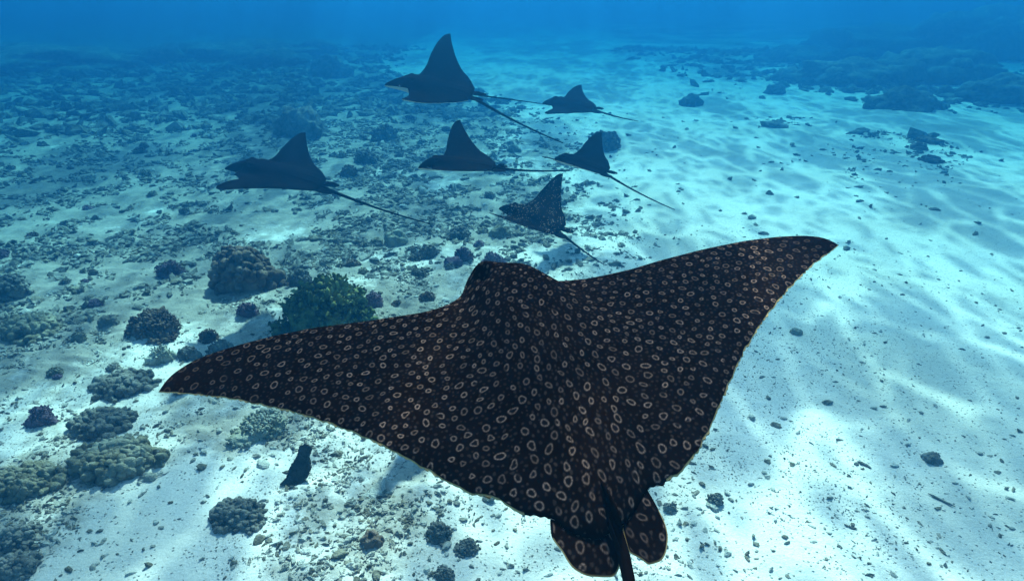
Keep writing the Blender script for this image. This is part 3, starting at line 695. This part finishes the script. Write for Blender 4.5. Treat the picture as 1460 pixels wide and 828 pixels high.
def half_par(P, mid):
    a = np.concatenate([[0], np.cumsum(np.abs(np.diff(P[:, 0])) + .35 * np.abs(np.diff(P[:, 1])))]); return np.where(np.arange(len(P)) <= mid, .5 * a / a[mid], .5 + .5 * (a - a[mid]) / (a[-1] - a[mid]))
NC, NR = 1150, 430
LEs = smooth_resample(half_par(LEp, 18), LEp, NC); TEs = smooth_resample(half_par(TEp, 20), TEp, NC)
LEs[0] = TEs[0] = LEp[0]; LEs[-1] = TEs[-1] = LEp[-1]
s_ = np.arange(NC) * 860 / NC; TEs[:, 1] += (.0016 * np.sin(s_ * .95) * (1 + .6 * np.sin(s_ * .13)) + .0022 * np.sin(s_ * .37 + 1) * np.sin(s_ * .06)) * np.clip(np.minimum(s_, 860 - s_) / 40, 0, 1)
tail_px = np.array([(858, 672), (866, 715), (878, 755), (889, 790), (897, 828)])
tl = on_ray(tail_px, .012); dT = (tl[-1] - tl[-2]); dT /= np.linalg.norm(dT); ext = [tl[-1] + dT * s - np.array([0, 0, .10]) * s * s for s in np.linspace(.06, 1.5, 16)]
tl = np.concatenate([tl, ext])
V, F, mi, PX, D = body_shape(LEs, TEs, NR, fg_bend, stride=5, tail_pts=tl, tail_r=(.0135, .003), tw=.018, hb=.054)
lef = np.interp
outline_poly = np.concatenate([LEs[::8], TEs[::-8]])
def in_plan(x, y, O=outline_poly):
    x1, y1 = O[:, 0], O[:, 1]; x2, y2 = np.roll(x1, -1), np.roll(y1, -1); c = ((y1 > y) != (y2 > y)) & (x < (x2 - x1) * (y - y1) / (y2 - y1 + 1e-12) + x1); return (c.sum() % 2 == 1) or (abs(x) < .22 and -.55 < y < -.2)
spots = spot_canvas(in_plan)
rn, bw = spots(PX[:, 0], PX[:, 1]); top = np.arange(len(V)) < NC * NR; rn = np.where(top & (D > .004), rn, 0); bw = np.where(top & (D > .003), bw, 0)
te_side = PX[:, 1] < np.interp(PX[:, 0], LEs[:, 0], LEs[:, 1]) - .01
rim = sstep(-D, -.0028, -.0008) * te_side * (np.abs(PX[:, 0] + .02) > .135) * (np.abs(PX[:, 0]) < 2)
me = np_mesh('body', V, Fq=F, mats=[M_SKIN, M_BELLY], midx=mi)
set_attr(me, 'ring', rn); set_attr(me, 'brown', bw); set_attr(me, 'rim', rim)
near = link('eagle_ray', None); near.empty_display_size = .2; place(near, CF, RF); link('body', me, near)
tag(near, 'huge near eagle ray seen from above, black back covered in tan rings', 'eagle ray')
PF_L = [(862,640),(838,668),(800,705),(784,735.4),(784.5,750),(786,763.8),(793,774),(801,783),(808,796),(816.8,808),(826,813),(835,818),(855,819.5),(875.8,819.4),(883,808),(885,795),(879,760),(872,710)]
PF_R = [(868,640),(900,662),(921.7,693.4),(932,711),(941.7,728.6),(949,744),(953,760),(952,772),(950.7,783),(946,793),(941.7,797.8),(932,799.5),(924.6,803),(918,796),(910,791),(903,788),(896,784),(888,755),(878,700)]
def dense(Pq, n=150):
    Pq = np.asarray(Pq, float); Q = np.vstack([Pq, Pq[:1]]); s = np.concatenate([[0], np.cumsum(np.hypot(*np.diff(Q, axis=0).T))]); t = np.linspace(0, s[-1], n, endpoint=False)
    a = np.column_stack([np.interp(t, s, Q[:, 0]), np.interp(t, s, Q[:, 1])]); k_ = 2; return sum(np.roll(a, j, 0) for j in range(-k_, k_ + 1)) / (2 * k_ + 1)
for Pq, nm in ((PF_L, 'l'), (PF_R, 'r')):
    L = on_ray(dense(Pq), -.001); V, F, XY = lobe(L[:, :2], .006, lambda p: -.003 - .02 * np.clip(-.2 - p[:, 1], 0, 1), nr=56)
    me = np_mesh('pelvic_fin', V, Fq=F, mats=[M_SKIN]); a, b = spots(XY[:, 0], XY[:, 1]); half_ = np.arange(len(V)) < len(V) // 2
    dd = seg_dist(XY, L[:, :2]); set_attr(me, 'ring', np.where(half_ & (dd > .004), a * .8, 0)); set_attr(me, 'brown', np.where(half_ & (dd > .004), b, 0)); set_attr(me, 'rim', sstep(-dd, -.0026, -.0006) * (XY[:, 1] < -.33))
    link('pelvic_fin', me, near)
t0 = tl[1]; blade('dorsal_fin', [(t0[1] + .07, t0[2] + .004), (t0[1] + .02, t0[2] + .03), (t0[1] - .05, t0[2] + .042), (t0[1] - .075, t0[2] + .03), (t0[1] - .07, t0[2] + .004)], .0035, M_SKIN, near, x=t0[0] + .0)
tube_local('tail_spine', [tl[1] + [-.012, -.04, .012], tl[2] + [-.008, 0, .014], tl[3] + [-.004, 0, .014]], .003, .0012, M_BELLY if False else M_FAR, near)
hx = LEs[(np.abs(LEs[:, 0]) < .2) & (LEs[:, 1] > .45), 0]; eyes(near, [(hx.min() + .012, .445, -.004), (hx.max() - .012, .43, -.004)], .011)

# ---- the six rays swimming ahead
hLEx = np.array([0, .03, .05, .08, .10, .13, .19, .26, .4, .53, .67, .78, .85, .89, .913]); hLEy = np.array([.535, .515, .495, .47, .44, .42, .395, .388, .40, .425, .437, .436, .424, .403, .36])
hTEx = np.array([0, .1, .15, .19, .24, .3, .36, .42, .5, .6, .7, .8, .913]); hTEy = np.array([-.30, -.285, -.275, -.24, -.2, -.14, -.06, 0, .07, .15, .22, .29, .358])
def far_ray(q, tip_px, label, mat, extra=None, spine=False, near_=1.0, belly=.06, fill=(.03, .03)):
    px, py, Dq, yaw, pit, roll, a0L, a1L, a0R, a1R, swL, swR, hd, sc, a2L, a2R = q; Dq *= near_; sc *= near_
    n = 161; sg = np.sign(np.linspace(-1, 1, n)) * np.abs(np.linspace(-1, 1, n)) ** 1.25 * .913; a = np.abs(sg)
    sw = np.where(sg < 0, swL, swR) * a ** 1.5
    le = np.interp(a, hLEx, hLEy) + np.where(sg < 0, fill[0], fill[1]) * np.exp(-((a - .19) / .11) ** 2) * sstep(a, .06, .14) + hd * np.clip(1 - a / .125, 0, 1) ** 1.25 + sw; te = np.interp(a, hTEx, hTEy) + sw; te[0] = le[0]; te[-1] = le[-1]
    def bend(x):
        S = np.linspace(0, .95, 60); T_ = np.clip((S - .06) / .85, 0, 1); out = []
        for a0, a1, a2 in ((a0L, a1L, a2L), (a0R, a1R, a2R)):
            A = a0 * np.clip((S - .04) / .12, 0, 1) + a1 * T_ + a2 * T_ * T_; Xc = np.concatenate([[0], np.cumsum(np.cos((A[1:] + A[:-1]) / 2) * np.diff(S))]); Zc = np.concatenate([[0], np.cumsum(np.sin((A[1:] + A[:-1]) / 2) * np.diff(S))])
            out.append([np.interp(np.abs(x), S, w_) for w_ in (Xc, Zc, A)])
        L = x < 0; return np.where(L, -out[0][0], out[1][0]), np.where(L, out[0][1], out[1][1]), np.where(L, -out[0][2], out[1][2])
    Rm = rot(yaw, pit, roll); C = CAM + ray_dir(px, py) * Dq
    # tail: towards the pixel of its tip, as near as possible to straight behind the body
    b0 = C + Rm @ (np.array([0, -.30, 0]) * sc); back = -Rm[:, 1]; d = ray_dir(*tip_px); w0 = b0 - CAM
    A_ = np.array([[back @ back, -back @ d], [-back @ d, d @ d]]); tt = np.linalg.solve(A_, [-(w0 @ back), w0 @ d]); tipw = CAM + d * tt[1]
    tip = Rm.T @ (tipw - C) / sc; st = np.array([0, -.22, 0.005]); ts = np.linspace(0, 1, 18)[:, None]; Lt = np.linalg.norm(tip - st)
    tail = st * (1 - ts) + tip * ts + np.array([0, 0, -.05 * Lt]) * 4 * ts * (1 - ts) * .5
    V, F, mi, PX_, D_ = body_shape(np.column_stack([sg, le]), np.column_stack([sg, te]), 44, bend, head_y=.52 + hd, tail_pts=tail, tail_r=(.022, .0055), tw=.030, hb=.085, widk=1.3, droop=.05, bel=belly)
    o = link('eagle_ray', None); o.empty_display_size = .2; place(o, C, Rm * sc)
    link('body', np_mesh('body', V, Fq=F, mats=[mat, M_BELLY], midx=mi), o)
    for s in (-1, 1):
        O = dense([(s * .02, -.2), (s * .1, -.24), (s * .125, -.33), (s * .11, -.43), (s * .07, -.455), (s * .03, -.42), (s * .015, -.3)], 40); V, F, _x = lobe(O, .010, lambda p: -.006 + 0 * p[:, 0], nr=6); link('pelvic_fin', np_mesh('pelvic_fin', V, Fq=F, mats=[mat]), o)
    blade('dorsal_fin', [(-.30, .01), (-.36, .055), (-.41, .05), (-.42, .01)], .006, mat, o)
    eyes(o, [(-.105, .45 + hd * .4, .01), (.105, .45 + hd * .4, .01)], .014)
    if spine: tube_local('tail_spine', [tail[2], tail[2] * .5 + tail[4] * .5 + [.02, 0, -.02], tail[4] + [.03, 0, -.03]], .007, .003, mat, o)
    if extra is not None: 
        e = Rm.T @ (CAM + ray_dir(*extra) * tt[1] * 1.03 - C) / sc; tube_local('tail_filament', [st * (1 - t_) + e * t_ for t_ in np.linspace(0, 1, 8)], .010, .0035, mat, o)
    tag(o, label, 'eagle ray'); return o
far_ray((638.2995, 129.647, 8.3509, 1.4059, 0.136, -0.2871, 0.0141, 0.6988, 0.3823, 0.0794, -0.1894, -0.1767, 0.2313, 1.0799, -0.1833, -0.0244), (803, 204), 'topmost eagle ray with one wing raised high and pale underside below its head', M_FAR, extra=(772, 148), near_=.82, belly=.9)
far_ray((418.5571, 256.2163, 6.5169, 1.4358, 0.1795, -0.2234, 0.4154, -0.1003, -0.1062, 0.1739, -0.1137, -0.1095, 0.1917, 0.9835, 0.0081, 0.2019), (613, 319), 'leftmost dark eagle ray with long tail pointing down right', M_FAR, spine=True, near_=1.08, fill=(.13, .04))
far_ray((670.8413, 237.9679, 7.7662, 1.4305, 0.001, -0.0907, 0.2307, 0.2153, 0.1622, 0.6544, -0.0096, -0.0825, 0.1175, 0.9675, -0.0087, -0.2205), (812, 243), 'middle dark eagle ray seen edge on with an upright triangular wing and level tail', M_FAR, spine=True, near_=.76)
far_ray((824.4581, 152.709, 11.2371, 1.2422, 0.0835, -0.3022, 0.2561, 0.119, -0.1929, 0.5036, -0.0711, -0.2024, 0.1403, 0.9538, -0.0117, -0.3033), (910, 173), 'smallest and farthest eagle ray fading into the blue', M_FAR, near_=.82)
far_ray((839.4881, 239.397, 9.5228, 0.9424, 0.0958, -0.1538, 0.5229, 0.1237, 0.2511, 0.092, -0.1174, -0.071, 0.0908, 0.9583, -0.2457, -0.1202), (962, 299), 'plain dark eagle ray at right of the group in front of a coral boulder', M_FAR, near_=.72)
far_ray((770.9614, 318.0227, 8.3877, 0.9367, 0.1455, -0.2232, 0.4377, 0.5503, 0.0557, 0.1595, -0.2108, -0.1158, 0.1368, 1.0005, -0.2853, 0.3719), (861, 377), 'white dotted eagle ray just above the near ray head', M_DOT, spine=True, near_=.72)
